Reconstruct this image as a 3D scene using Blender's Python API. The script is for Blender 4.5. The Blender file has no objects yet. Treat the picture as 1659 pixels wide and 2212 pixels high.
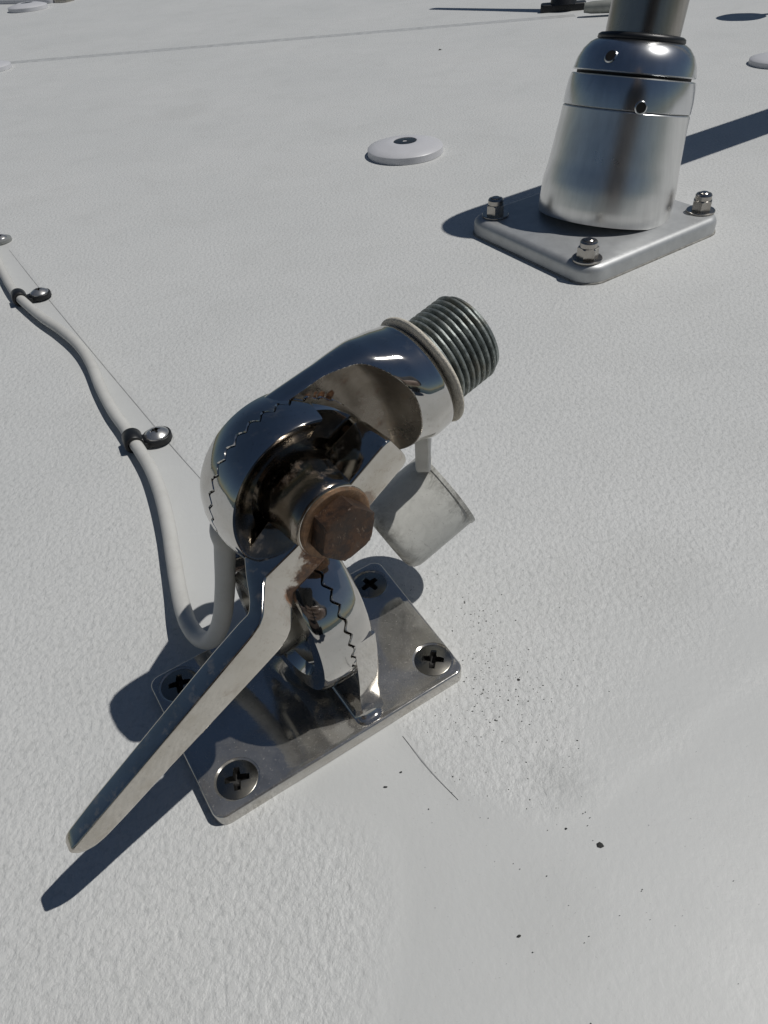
import bpy, math, random
import numpy as np
from mathutils import Vector, Matrix
random.seed(7); rng = np.random.default_rng(7)
S = bpy.context.scene
COL = S.collection
R = math.radians
# ---------------------------------------------------------------- camera (all lengths in cm, scaled to metres when linked)
FPX, PITCH, ROLL, H = 1540.0, R(42.58), R(-5.5), 18.0
CX, CY = 829.6, 1106.0
Fv = np.array([0, math.cos(PITCH), -math.sin(PITCH)]); R0 = np.array([1., 0, 0]); U0 = np.cross(R0, Fv)
Rv = R0*math.cos(ROLL)+U0*math.sin(ROLL); Uv = -R0*math.sin(ROLL)+U0*math.cos(ROLL)
C = np.array([0, 0, H])
def ray(x, y):
    d = Fv+Rv*(x-CX)/FPX-Uv*(y-CY)/FPX
    return d/np.linalg.norm(d)
def at(x, y, z=0.0):
    d = ray(x, y); return C+d*(z-H)/d[2]
cd = bpy.data.cameras.new('camera'); cam = bpy.data.objects.new('camera', cd); COL.objects.link(cam)
cd.sensor_fit = 'VERTICAL'; cd.sensor_height = 36.0; cd.sensor_width = 27.0; cd.lens = FPX/2212*36
cd.clip_start = 0.005; cd.clip_end = 2000
M = Matrix((( Rv[0], Uv[0], -Fv[0]), (Rv[1], Uv[1], -Fv[1]), (Rv[2], Uv[2], -Fv[2])))
cam.matrix_world = Matrix.Translation((0, 0, H/100)) @ M.to_4x4()
S.camera = cam
# ---------------------------------------------------------------- sky, sun, exposure
SUN = np.array([0.575, 0.04, 1.0]); SUN /= np.linalg.norm(SUN)
EL = math.asin(SUN[2]); AZ = math.atan2(SUN[0], SUN[1])
w = bpy.data.worlds.new('World'); S.world = w; w.use_nodes = True
nt = w.node_tree; bg = nt.nodes['Background']
sky = nt.nodes.new('ShaderNodeTexSky'); sky.sky_type = 'NISHITA'; sky.sun_disc = False
sky.sun_elevation = EL; sky.sun_rotation = AZ; sky.air_density = 1.0; sky.dust_density = 0.2; sky.ozone_density = 1.5
nt.links.new(sky.outputs[0], bg.inputs[0]); bg.inputs[1].default_value = 0.05
sl = bpy.data.lights.new('sun', 'SUN'); sl.energy = 5.0; sl.angle = R(0.55); sl.color = (1.0, 0.975, 0.935)
so = bpy.data.objects.new('sun', sl); COL.objects.link(so)
so.rotation_euler = Vector(SUN).to_track_quat('Z', 'Y').to_euler(); so.location = (1, 0, 3)
S.view_settings.view_transform = 'Standard'; S.view_settings.look = 'None'
S.view_settings.exposure = -0.95; S.view_settings.gamma = 1.0

# ---------------------------------------------------------------- materials
def mat(name):
    m = bpy.data.materials.new(name); m.use_nodes = True
    t = m.node_tree; return m, t, t.nodes['Principled BSDF']
def N(t, typ, **kw):
    n = t.nodes.new('ShaderNode'+typ)
    for k, v in kw.items():
        if hasattr(n, k): setattr(n, k, v)
        else: n.inputs[k.replace('_', ' ')].default_value = v
    return n
def noise(t, vec, scale, detail=4, rough=.55, dist=0):
    n = t.nodes.new('ShaderNodeTexNoise'); n.inputs['Scale'].default_value = scale
    n.inputs['Detail'].default_value = detail; n.inputs['Roughness'].default_value = rough
    n.inputs['Distortion'].default_value = dist
    t.links.new(vec, n.inputs['Vector']); return n.outputs['Fac']
def ramp(t, fac, stops):
    n = t.nodes.new('ShaderNodeValToRGB'); e = n.color_ramp.elements
    while len(e) < len(stops): e.new(0.5)
    for i, (p, c) in enumerate(stops):
        e[i].position = p
        e[i].color = (*c, 1) if isinstance(c, tuple) else (c, c, c, 1)
    t.links.new(fac, n.inputs[0]); return n.outputs['Color']
def mixc(t, fac, a, b, mode='MIX'):
    n = t.nodes.new('ShaderNodeMix'); n.data_type = 'RGBA'; n.blend_type = mode
    for s, v in ((n.inputs[0], fac), (n.inputs[6], a), (n.inputs[7], b)):
        if isinstance(v, (int, float)): s.default_value = v
        elif isinstance(v, tuple): s.default_value = (*v, 1)
        else: t.links.new(v, s)
    return n.outputs[2]
def math_(t, op, a, b=None, c=None):
    n = t.nodes.new('ShaderNodeMath'); n.operation = op
    for i, v in enumerate((a, b, c)):
        if v is None: continue
        if isinstance(v, (int, float)): n.inputs[i].default_value = v
        else: t.links.new(v, n.inputs[i])
    return n.outputs[0]
def bump(t, b, h, dist, strength=1.0, prev=None):
    n = t.nodes.new('ShaderNodeBump'); n.inputs['Distance'].default_value = dist
    n.inputs['Strength'].default_value = strength
    t.links.new(h, n.inputs['Height'])
    if prev: t.links.new(prev, n.inputs['Normal'])
    if b: t.links.new(n.outputs[0], b.inputs['Normal'])
    return n.outputs[0]
def objc(t): return t.nodes.new('ShaderNodeTexCoord').outputs['Object']
def stretch(t, vec, sc, rot=(0, 0, 0)):
    n = t.nodes.new('ShaderNodeMapping'); n.inputs['Scale'].default_value = sc; n.inputs['Rotation'].default_value = rot
    t.links.new(vec, n.inputs[0]); return n.outputs[0]

def steel(name, col=(.60, .585, .56), r0=.05, r1=.22, stain=0.0, spots=(), bmp=.00002, grime=.35, wave=0.0, dust=0.0):
    """polished stainless with fingerprints, fine scratches, tea staining and local rust (spots: centre m, radius m)"""
    m, t, b = mat(name); b.inputs['Metallic'].default_value = 1
    o = objc(t)
    n1 = noise(t, o, 90, 5, .65); n2 = noise(t, o, 900, 3, .7); n3 = noise(t, stretch(t, o, (60, 900, 400), (.3, .2, .5)), 1.0, 3)
    c = mixc(t, math_(t, 'MULTIPLY', ramp(t, n1, [(.45, 0.), (.75, 1.)]), grime), col, (col[0]*.62, col[1]*.57, col[2]*.48))
    c = mixc(t, math_(t, 'MULTIPLY', ramp(t, n2, [(.62, 0.), (.72, 1.)]), .35), c, (.22, .19, .16))
    rough = math_(t, 'MULTIPLY_ADD', ramp(t, n1, [(.35, 0.), (.8, 1.)]), r1-r0, r0)
    met = None
    if dust:
        # thin dust film: part of the light scatters instead of mirroring
        df = math_(t, 'MULTIPLY', ramp(t, noise(t, o, 55, 6, .7, .4), [(.35, .45), (.7, 1.)]), dust)
        df = math_(t, 'MULTIPLY_ADD', ramp(t, noise(t, o, 1400, 3, .7), [(.6, 0.), (.7, 1.)]), dust*.8, df)
        t.links.new(math_(t, 'SUBTRACT', 1.0, df), b.inputs['Metallic'])
        c = mixc(t, df, c, (.50, .46, .40))
    base_met = b.inputs['Metallic'].links[0].from_socket if b.inputs['Metallic'].is_linked else None
    if stain or spots:
        f = math_(t, 'MULTIPLY', ramp(t, noise(t, o, 260, 6, .7), [(.56, 0.), (.7, 1.)]), stain)
        for (p, rad, k) in spots:
            d = t.nodes.new('ShaderNodeVectorMath'); d.operation = 'DISTANCE'; t.links.new(o, d.inputs[0]); d.inputs[1].default_value = p
            dd = math_(t, 'MULTIPLY_ADD', noise(t, o, 520, 7, .8), rad*1.5, math_(t, 'SUBTRACT', d.outputs['Value'], rad*.75))
            g = math_(t, 'MULTIPLY', ramp(t, math_(t, 'DIVIDE', dd, rad), [(.72, 1.), (.98, 0.)]), k)
            f = math_(t, 'MAXIMUM', f, g)
        rustc = ramp(t, noise(t, o, 700, 5, .7), [(.3, (.045, .018, .008)), (.5, (.16, .062, .020)), (.66, (.30, .15, .06)), (.78, (.36, .27, .18))])
        c = mixc(t, f, c, rustc)
        rough = math_(t, 'MULTIPLY_ADD', f, .5, rough)
        mm = math_(t, 'SUBTRACT', 1.0, math_(t, 'MULTIPLY', f, .8))
        if base_met is not None: mm = math_(t, 'MINIMUM', mm, base_met)
        t.links.new(mm, b.inputs['Metallic'])
    t.links.new(c, b.inputs['Base Color']); t.links.new(rough, b.inputs['Roughness'])
    nb = bump(t, b, n3, bmp, .5)
    if wave: nb = bump(t, b, noise(t, o, 70, 2, .5), wave, 1, nb)
    return m
# ---- gelcoat deck with moulded non-skid panels
m, t, b = mat('gelcoat'); MG = m
o = objc(t)
at_n = t.nodes.new('ShaderNodeAttribute'); at_n.attribute_name = 'nonskid'; mask = at_n.outputs['Fac']
big = noise(t, o, 6, 4, .6); mid = noise(t, o, 60, 4, .6)
c = ramp(t, big, [(.3, (.605, .612, .60)), (.7, (.66, .662, .648))])
c = mixc(t, math_(t, 'MULTIPLY', mid, .25), c, (.52, .53, .525))
pit = ramp(t, noise(t, stretch(t, o, (1, 1, 1)), 520, 4, .65, .3), [(.34, 1.), (.50, 0.)])
c = mixc(t, math_(t, 'MULTIPLY', math_(t, 'MULTIPLY', pit, mask), .36), c, (.40, .41, .40))
# wear: broad grey traffic film, faint wiped smears and pin-point grit
film = ramp(t, noise(t, o, 22, 5, .7, .6), [(.48, 0.), (.72, 1.)]); c = mixc(t, math_(t, 'MULTIPLY', film, .16), c, (.42, .42, .40))
smr = ramp(t, noise(t, stretch(t, o, (14, 90, 50), (0, 0, .8)), 1.0, 5, .75, .4), [(.56, 0.), (.70, 1.)]); c = mixc(t, math_(t, 'MULTIPLY', smr, .14), c, (.74, .74, .72))
grit = ramp(t, noise(t, o, 1500, 2, .5), [(.70, 0.), (.76, 1.)]); c = mixc(t, math_(t, 'MULTIPLY', grit, .30), c, (.22, .22, .20))
# faint round water stains
for sx_, sy_, sr_ in ((1200, 1985, .022), (400, 240, .05), (1420, 1230, .03), (250, 1720, .02)):
    dn = t.nodes.new('ShaderNodeVectorMath'); dn.operation = 'DISTANCE'; t.links.new(o, dn.inputs[0]); pq = at(sx_, sy_)/100; dn.inputs[1].default_value = (pq[0], pq[1], 0)
    rg = ramp(t, math_(t, 'ADD', math_(t, 'DIVIDE', dn.outputs['Value'], sr_), math_(t, 'MULTIPLY', noise(t, o, 140, 4), .5)), [(.6, 1.), (1.1, 0.)])
    c = mixc(t, math_(t, 'MULTIPLY', rg, .13), c, (.36, .36, .34))
# grey smudge beside the mount
d = t.nodes.new('ShaderNodeVectorMath'); d.operation = 'DISTANCE'; t.links.new(o, d.inputs[0])
_p = at(1215, 1690)/100; d.inputs[1].default_value = (_p[0], _p[1], 0)
sm = ramp(t, math_(t, 'ADD', math_(t, 'MULTIPLY', d.outputs['Value'], 60), math_(t, 'MULTIPLY', noise(t, o, 180, 4), .7)), [(.35, 1.), (1.0, 0.)])
c = mixc(t, math_(t, 'MULTIPLY', sm, .38), c, (.33, .34, .33))
t.links.new(c, b.inputs['Base Color'])
c = mixc(t, math_(t, 'SUBTRACT', .35, math_(t, 'MULTIPLY', mask, .35)), c, (.50, .51, .50)); t.links.new(c, b.inputs['Base Color'])
t.links.new(math_(t, 'MULTIPLY_ADD', mask, .08, math_(t, 'MULTIPLY_ADD', mid, .2, .36)), b.inputs['Roughness'])
b.inputs['Specular IOR Level'].default_value = .5
h1 = noise(t, stretch(t, o, (1, .8, 1), (0, 0, .6)), 520, 3, .55, .15); h2 = noise(t, o, 1100, 3, .6)
hh = math_(t, 'MULTIPLY', math_(t, 'ADD', ramp(t, h1, [(.32, 0.), (.62, 1.)]), math_(t, 'MULTIPLY', h2, .5)), math_(t, 'MULTIPLY_ADD', mask, .9, .1))
nb = bump(t, b, hh, .00032, .60)
bump(t, b, noise(t, o, 45, 2), .0002, .5, nb)
# ---- other materials
def plain(name, col, rough=.5, metal=0., var=.15, vs=120, bmp=0., bs=400, spec=None, dirt=None, sss=0):
    m, t, b = mat(name); o = objc(t)
    dark = tuple(x*(1-var*2.2) for x in col)
    c = mixc(t, ramp(t, noise(t, o, vs, 5, .65), [(.35, 0.), (.75, 1.)]), col, dark)
    if dirt:
        c = mixc(t, math_(t, 'MULTIPLY', ramp(t, noise(t, o, dirt[0], 6, .75, .5), [(.5, 0.), (.68, 1.)]), dirt[1]), c, dirt[2])
    t.links.new(c, b.inputs['Base Color']); b.inputs['Metallic'].default_value = metal
    t.links.new(math_(t, 'MULTIPLY_ADD', noise(t, o, vs*2, 3), .25, rough-.12), b.inputs['Roughness'])
    if spec is not None: b.inputs['Specular IOR Level'].default_value = spec
    if bmp: bump(t, b, noise(t, o, bs, 4, .65), bmp)
    return m
MW = plain('sea_water', (.010, .035, .05), .15, 0, .3, 1)
MCABLE = plain('cable_sheath', (.60, .595, .565), .5, 0, .05, 40, .00004, 900, dirt=(160, .16, (.30, .27, .22)))
MRUB = plain('black_rubber', (.012, .013, .015), .42, 0, .1, 200, .00003, 900)
MWHITE = plain('white_plastic', (.62, .62, .64), .4, 0, .05, 60)
MGASK = plain('aged_rubber', (.72, .67, .57), .85, 0, .08, 350, .0004, 1500, dirt=(1100, .38, (.22, .19, .15)))
MNUT = steel('nut_steel', (.42, .40, .37), .18, .4, .1)
MSCREW = steel('screw_steel', (.27, .26, .235), .20, .42, .05, bmp=.00003, grime=.6)
MDOME = steel('dome_screw_steel', (.62, .62, .62), .22, .38, 0, dust=.2)
MCHROME = steel('polished_stainless', (.60, .585, .56), .035, .15, .10, wave=.00006, dust=.08)
MDARK = plain('recess_dark', (.015, .014, .013), .6, .3)
MSPECK = plain('dirt_specks', (.035, .037, .035), .8)
MCHIP = plain('white_chip', (.7, .7, .68), .6)
MGREY = plain('grey_pipe', (.32, .33, .30), .4)
# cap plastic with grime towards the open rim and the bottom edge (axis runs along local z of the cap mesh)
m, t, b = mat('cap_plastic'); MCAP = m; o = objc(t)
sx = t.nodes.new('ShaderNodeSeparateXYZ'); t.links.new(o, sx.inputs[0])
g1 = ramp(t, math_(t, 'ABSOLUTE', math_(t, 'MULTIPLY', sx.outputs['Z'], 80.)), [(.45, 0.), (1.0, 1.)])
gn = ramp(t, noise(t, o, 260, 6, .75, .6), [(.40, 0.), (.66, 1.)])
c = mixc(t, math_(t, 'MULTIPLY', noise(t, o, 120, 4), .3), (.66, .66, .62), (.50, .50, .46))
c = mixc(t, math_(t, 'MULTIPLY', math_(t, 'MULTIPLY_ADD', g1, .8, .18), gn), c, (.13, .125, .11))
hair = ramp(t, noise(t, stretch(t, o, (300, 60, 200)), 3.0, 5, .7, 2.), [(.62, 0.), (.66, 1.), (.70, 0.)])
c = mixc(t, math_(t, 'MULTIPLY', hair, .5), c, (.12, .10, .09))
t.links.new(c, b.inputs['Base Color']); b.inputs['Roughness'].default_value = .45
# brushed / drawn aluminium
def alu(name, col, r, rv, sc, bmp=.00001):
    m, t, b = mat(name); b.inputs['Metallic'].default_value = 1; o = objc(t)
    st = noise(t, stretch(t, o, sc), 1.0, 4, .6); bl = noise(t, o, 28, 4, .6)
    c = mixc(t, ramp(t, st, [(.35, 0.), (.7, .5)]), col, tuple(x*.72 for x in col))
    c = mixc(t, math_(t, 'MULTIPLY', ramp(t, bl, [(.45, 0.), (.75, 1.)]), .3), c, tuple(x*.6 for x in col))
    t.links.new(c, b.inputs['Base Color'])
    t.links.new(math_(t, 'MULTIPLY_ADD', bl, rv, r), b.inputs['Roughness'])
    bump(t, b, st, bmp, .6); return m
MSLEEVE = alu('anodised_sleeve', (.76, .76, .75), .22, .16, (240, 240, 12))
MCOLLAR = alu('anodised_collar', (.68, .69, .70), .14, .14, (200, 200, 20))
MFLANGE = alu('cast_flange', (.52, .53, .53), .40, .2, (150, 150, 150), .00006); MFLANGE.node_tree.nodes['Principled BSDF'].inputs['Metallic'].default_value = .55
MTUBE = alu('drawn_tube', (.38, .36, .33), .16, .2, (420, 420, 8))
# rusty bolt
m, t, b = mat('rusty_bolt'); MRUST = m; o = objc(t)
f = noise(t, o, 320, 6, .72); f2 = noise(t, stretch(t, o, (900, 500, 300), (.5, .8, .3)), 1.0, 4, .7, 1.5)
c = ramp(t, f, [(.34, (.012, .008, .006)), (.46, (.045, .024, .015)), (.56, (.095, .046, .022)), (.66, (.09, .058, .04)), (.78, (.26, .18, .12))])
fo = noise(t, o, 95, 3, .6); c = mixc(t, math_(t, 'MULTIPLY', ramp(t, fo, [(.42, 1.), (.6, 0.)]), .6), c, (.035, .024, .018))
c = mixc(t, ramp(t, f2, [(.62, 0.), (.7, .6)]), c, (.30, .22, .16))
t.links.new(c, b.inputs['Base Color']); b.inputs['Metallic'].default_value = .45
t.links.new(math_(t, 'MULTIPLY_ADD', f, .35, .38), b.inputs['Roughness'])
bump(t, b, f, .00022, .9); b.inputs['Metallic'].default_value = .3
# oxidised threads
m, t, b = mat('oxidised_thread'); MTHREAD = m; o = objc(t)
f = noise(t, o, 380, 6, .75); f2 = noise(t, o, 120, 4, .6)
c = ramp(t, f, [(.3, (.09, .102, .10)), (.5, (.22, .245, .235)), (.7, (.42, .45, .43))])
c = mixc(t, ramp(t, f2, [(.55, 0.), (.72, .7)]), c, (.16, .14, .10))
t.links.new(c, b.inputs['Base Color']); b.inputs['Metallic'].default_value = .55
t.links.new(math_(t, 'MULTIPLY_ADD', f, .3, .30), b.inputs['Roughness']); bump(t, b, f, .00018, .8)

# ---------------------------------------------------------------- mesh helpers (world cm in, metres out)
def tag(o, label=None, cat=None, group=None, kind=None):
    if label: o['label'] = label
    if cat: o['category'] = cat
    if group: o['group'] = group
    if kind: o['kind'] = kind
    return o
def thing(name, loc, label, cat, group=None):
    o = bpy.data.objects.new(name, None); COL.objects.link(o); o.empty_display_size = .01
    o.location = Vector(loc)/100; tag(o, label, cat, group); o['_o'] = list(map(float, loc)); return o
def mesh(name, V, Fc, mt, ang=35):
    me = bpy.data.meshes.new(name); me.from_pydata([tuple(map(float, v)) for v in V], [], [tuple(f) for f in Fc])
    me.materials.append(mt); me.validate()
    for p in me.polygons: p.use_smooth = True
    if ang is not None: me.set_sharp_from_angle(angle=R(ang))
    return me
def org(p):
    while p is not None:
        if '_o' in p: return np.array(p['_o'])
        p = p.parent
    return np.zeros(3)
def mk(name, VF, mt, parent=None, ang=35, flip=None):
    V, Fc = VF; V = (np.asarray(V, float)-org(parent))/100
    o = bpy.data.objects.new(name, mesh(name, V, Fc, mt, ang)); COL.objects.link(o); o.parent = parent
    import bmesh
    bm = bmesh.new(); bm.from_mesh(o.data); bmesh.ops.recalc_face_normals(bm, faces=bm.faces); bm.to_mesh(o.data); bm.free()
    return o
def join(*parts):
    V = []; Fc = []
    for v, f in parts:
        k = sum(len(x) for x in V); V.append(np.asarray(v, float)); Fc += [tuple(i+k for i in q) for q in f]
    return np.concatenate(V), Fc
def grid(P, cu=False, cv=False, cap0=False, cap1=False):
    """P[u][v] -> surface; cu/cv close; caps close first/last u rows with an ngon"""
    P = np.asarray(P, float); nu, nv = P.shape[:2]; F_ = []
    for i in range(nu if cu else nu-1):
        for j in range(nv if cv else nv-1):
            a, b_, c_, d_ = i*nv+j, i*nv+(j+1) % nv, ((i+1) % nu)*nv+(j+1) % nv, ((i+1) % nu)*nv+j
            F_.append((a, b_, c_, d_))
    if cap0: F_.append(tuple(range(nv))[::-1])
    if cap1: F_.append(tuple((nu-1)*nv+j for j in range(nv)))
    return P.reshape(-1, 3), F_
def basis(ez, ref=(0, 0, 1)):
    ez = np.array(ez, float); ez /= np.linalg.norm(ez); ref = np.array(ref, float)
    if abs(ez@ref/np.linalg.norm(ref)) > .98: ref = np.array([0, 1., 0])
    ex = np.cross(ref, ez); ex /= np.linalg.norm(ex); return ex, np.cross(ez, ex), ez
def lathe(prof, o=(0, 0, 0), ez=(0, 0, 1), n=64, ref=(0, 0, 1), caps=True):
    ex, ey, ez = basis(ez, ref); th = np.arange(n)*2*math.pi/n
    P = [[np.array(o)+(ex*math.cos(a)+ey*math.sin(a))*r+ez*h for a in th] for r, h in prof]
    return grid(P, cv=True, cap0=caps and prof[0][0] > 1e-6, cap1=caps and prof[-1][0] > 1e-6)
def tube(path, rad, n=20, caps=True):
    P = [np.array(p, float) for p in path]; rad = rad if hasattr(rad, '__len__') else [rad]*len(P)
    T = [P[min(i+1, len(P)-1)]-P[max(i-1, 0)] for i in range(len(P))]; T = [x/np.linalg.norm(x) for x in T]
    ex, ey, _ = basis(T[0]); rows = []
    for p, tt, r in zip(P, T, rad):
        ex = ex-tt*(ex@tt); ex /= np.linalg.norm(ex); ey = np.cross(tt, ex)
        rows.append([p+(ex*math.cos(a)+ey*math.sin(a))*r for a in np.arange(n)*2*math.pi/n])
    return grid(rows, cv=True, cap0=caps, cap1=caps)
def spline(pts, k=8):
    P = [np.array(p, float) for p in pts]; P = [2*P[0]-P[1]]+P+[2*P[-1]-P[-2]]; out = []
    for i in range(1, len(P)-2):
        for j in range(k):
            t_ = j/k; a, b_, c_, d_ = P[i-1:i+3]
            out.append(.5*((2*b_)+(-a+c_)*t_+(2*a-5*b_+4*c_-d_)*t_**2+(-a+3*b_-3*c_+d_)*t_**3))
    out.append(P[-2]); return out
def rpoly(corners, rad, k=8):
    """rounded convex polygon (2-D)"""
    Cn = [np.array(c, float) for c in corners]; out = []
    for i, p in enumerate(Cn):
        a, b_ = Cn[i-1]-p, Cn[(i+1) % len(Cn)]-p; a /= np.linalg.norm(a); b_ /= np.linalg.norm(b_)
        half = math.acos(np.clip(a@b_, -1, 1))/2; tl = rad/math.tan(half); ctr = p+(a+b_)/np.linalg.norm(a+b_)*rad/math.sin(half)
        s0, s1 = p+a*tl-ctr, p+b_*tl-ctr; a0 = math.atan2(s0[1], s0[0]); a1 = math.atan2(s1[1], s1[0])
        da = (a1-a0+math.pi) % (2*math.pi)-math.pi
        out += [ctr+rad*np.array([math.cos(a0+da*j/k), math.sin(a0+da*j/k)]) for j in range(k+1)]
    return np.array(out)
def slab(outline, z0, z1, br, k=5, bb=None):
    """extruded outline with rounded top edge of radius br"""
    c0 = outline.mean(0); nrm = []
    n = len(outline)
    for i in range(n):
        e = outline[(i+1) % n]-outline[i-1]; q = np.array([e[1], -e[0]]); q /= np.linalg.norm(q)
        if q@(outline[i]-c0) < 0: q = -q
        nrm.append(q)
    nrm = np.array(nrm); rows = [np.c_[outline, np.full(n, z0)]]
    for j in range(k+1):
        a = math.pi/2*j/k; o2 = outline-nrm*br*(1-math.cos(a)); rows.append(np.c_[o2, np.full(n, z1-br+br*math.sin(a))])
    return grid(rows, cv=True, cap0=True, cap1=True)
def hexbar(cx, cy, circ, z0, z1, frame, rot=0, cham=.08, n=72):
    """hex head with a chamfered round top, standing along ez of frame=(o,ex,ey,ez)"""
    o, ex, ey, ez = frame; rows = []
    ang = np.arange(n)*2*math.pi/n
    def hexr(a): return circ*math.cos(math.pi/6)/math.cos(((a-rot) % (math.pi/3))-math.pi/6)
    flat = circ*math.cos(math.pi/6)
    for kind, z in (('h', z0), ('h', z1-cham), ('m', z1-cham*.35), ('c', z1)):
        row = []
        for a in ang:
            r = hexr(a)
            if kind == 'm': r = min(r, flat*1.06)
            if kind == 'c': r = min(r, flat*.93)
            if kind == 'h' and z > z0: pass
            row.append(o+ex*(cx+r*math.cos(a))+ey*(cy+r*math.sin(a))+ez*z)
        rows.append(row)
    rows.append([o+ex*(cx+flat*.5*math.cos(a))+ey*(cy+flat*.5*math.sin(a))+ez*(z1-.012) for a in ang])
    return grid(rows, cv=True, cap0=True, cap1=True)
def phillips(r, dome, depth=.30, edge=.05, arm=.47, wid=.12, nr=44, na=144, under=0.1):
    """round head, domed, with a cross recess; local cm, z up, flange at z=0"""
    V = [(0, 0, dome-depth)]; F_ = []
    def z(x, y):
        rr = math.hypot(x, y)/r; zz = dome*(1-rr*rr) if rr < 1 else 0
        if rr > .93: zz -= edge*((rr-.93)/.07)**2
        def inarm(u, v):
            L = arm*r; wv = wid*r*(1+.45*(1-min(abs(u)/L, 1))); s = min((L-abs(u))/(.16*r), (wv-abs(v))/(.035*r)); return max(0, min(1, s))
        def core():
            d = math.hypot(x, y); return max(0, min(1, (.25*r-d)/(.05*r)))
        k = max(inarm(x, y), inarm(y, x), core())
        dp = depth*(1-.55*min(1, rr/arm))
        return zz-k*dp
    rs = [r*(i/nr) for i in range(1, nr+1)]
    for q in rs:
        for j in range(na):
            a = 2*math.pi*j/na; x, y = q*math.cos(a), q*math.sin(a); V.append((x, y, z(x, y)))
    for j in range(na): V.append((r*math.cos(2*math.pi*j/na), r*math.sin(2*math.pi*j/na), -under))
    for j in range(na): F_.append((0, 1+j, 1+(j+1) % na))
    for i in range(nr):
        for j in range(na):
            a = 1+i*na+j; b_ = 1+i*na+(j+1) % na; F_.append((a, a+na, b_+na, b_))
    return V, F_
def inst(name, me, parent, loc, rz=0, scale=1, tilt=None):
    o = bpy.data.objects.new(name, me); COL.objects.link(o); o.parent = parent
    o.location = Vector(np.array(loc, float)-org(parent))/100; o.rotation_euler = (tilt[0] if tilt else 0, tilt[1] if tilt else 0, rz)
    o.scale = (scale,)*3; return o
def local(name, VF, mt, ang=35):
    import bmesh
    me = mesh(name, np.asarray(VF[0], float)/100, VF[1], mt, ang)
    bm = bmesh.new(); bm.from_mesh(me); bmesh.ops.recalc_face_normals(bm, faces=bm.faces); bm.to_mesh(me); bm.free(); return me

Z_ = np.array([0, 0, 1.])
# ================================================================ SETTING: deck, water
dx = np.concatenate([np.linspace(-260, -32, 20)[:-1], np.arange(-32, 42, .22), np.linspace(42, 260, 20)[1:]])
dy = np.concatenate([np.linspace(-30, 0, 5)[:-1], np.arange(0, 75, .22), np.linspace(75, 330, 30)[1:]])
X, Y = np.meshgrid(dx, dy, indexing='ij')
A_ = [(-120, 380), (20, 540), (100, 640), (300, 880), (430, 1030), (600, 1210), (870, 1590), (930, 1665), (990, 1728), (1050, 1770), (1130, 1790), (1190, 1785), (1245, 1765), (1300, 1735), (1420, 1640), (1568, 1518), (1700, 1430), (2100, 1220)]
B_ = [(2100, 2900), (700, 2900), (800, 2400), (830, 2212), (860, 2080), (876, 1980), (874, 1900), (850, 1800), (770, 1735), (650, 1700), (500, 1640), (400, 1400), (345, 1180), (300, 1010), (215, 860), (100, 720), (0, 610), (-160, 430)]
poly = np.array([at(x, y)[:2] for x, y in A_+B_])
P2 = np.stack([X.ravel(), Y.ravel()], 1); dist = np.full(len(P2), 1e9); inside = np.zeros(len(P2), bool)
for i in range(len(poly)):
    a, b_ = poly[i], poly[(i+1) % len(poly)]; ab = b_-a
    tt = np.clip(((P2-a)@ab)/(ab@ab), 0, 1); dist = np.minimum(dist, np.hypot(*(P2-a-tt[:, None]*ab).T))
    cond = ((a[1] > P2[:, 1]) != (b_[1] > P2[:, 1])) & (P2[:, 0] < (b_[0]-a[0])*(P2[:, 1]-a[1])/(b_[1]-a[1]+1e-12)+a[0]); inside ^= cond
sd = np.where(inside, -dist, dist)            # negative in the smooth gutter
wob = .35*np.sin(P2[:, 0]*1.7+P2[:, 1]*.9)+.3*np.sin(P2[:, 1]*2.3-P2[:, 0]*1.1)

wl = at(1230, 1770)[:2]; wdir = np.array([1., .35]); wdir /= np.linalg.norm(wdir)
wr = np.clip(((P2-wl)@wdir)/3.0, 0, 1)*np.clip((22-P2[:, 1])/6, 0, 1); fade = .30+wr*4.2+1.1*np.clip((9.5-P2[:, 1])/1.5, 0, 1)
nonskid = np.clip((sd+.08+wob*(.12+wr*1.3))/fade, 0, 1)**1.1
zz = np.clip((sd+.1)/.35, 0, 1)*.018               # the panels stand a little proud of the gutters
# gentle pressed ridge across the deck far off
ra, rb = at(0, 137)[:2], at(1180, 38)[:2]; ab = rb-ra; tt = np.clip(((P2-ra)@ab)/(ab@ab), -.5, 1.5); rd = np.hypot(*(P2-ra-tt[:, None]*ab).T)
V, Fc = grid(np.stack([X, Y, zz.reshape(X.shape)], -1))
deck = mk('deck', (V-[0, 0, .018], Fc), MG, None, None); tag(deck, kind='structure')
deck.data.attributes.new('nonskid', 'FLOAT', 'POINT').data.foreach_set('value', nonskid.astype(np.float32))
DZ = 0.0
n_ = np.array([-ab[1], ab[0]])/np.hypot(*ab)
L0, L1 = ra-ab*.6, rb+ab*.05
rows = [np.array([*(L0+(L1-L0)*f_+n_*off), z_]) for f_ in (0, 1) for off, z_ in ()]
rows = [[np.array([*(L0+(L1-L0)*f_+n_*off), z_]) for off, z_ in ((-1.1, .002), (-.3, .008), (.2, .014), (.9, .002))] for f_ in np.linspace(0, 1, 12)]
ridge = mk('deck_seam', grid(rows), plain('seam_gelcoat', (.58, .585, .575), .4), None, 60); tag(ridge, kind='structure')
MEDGE = plain('panel_edge', (.50, .505, .50), .4)
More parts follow.
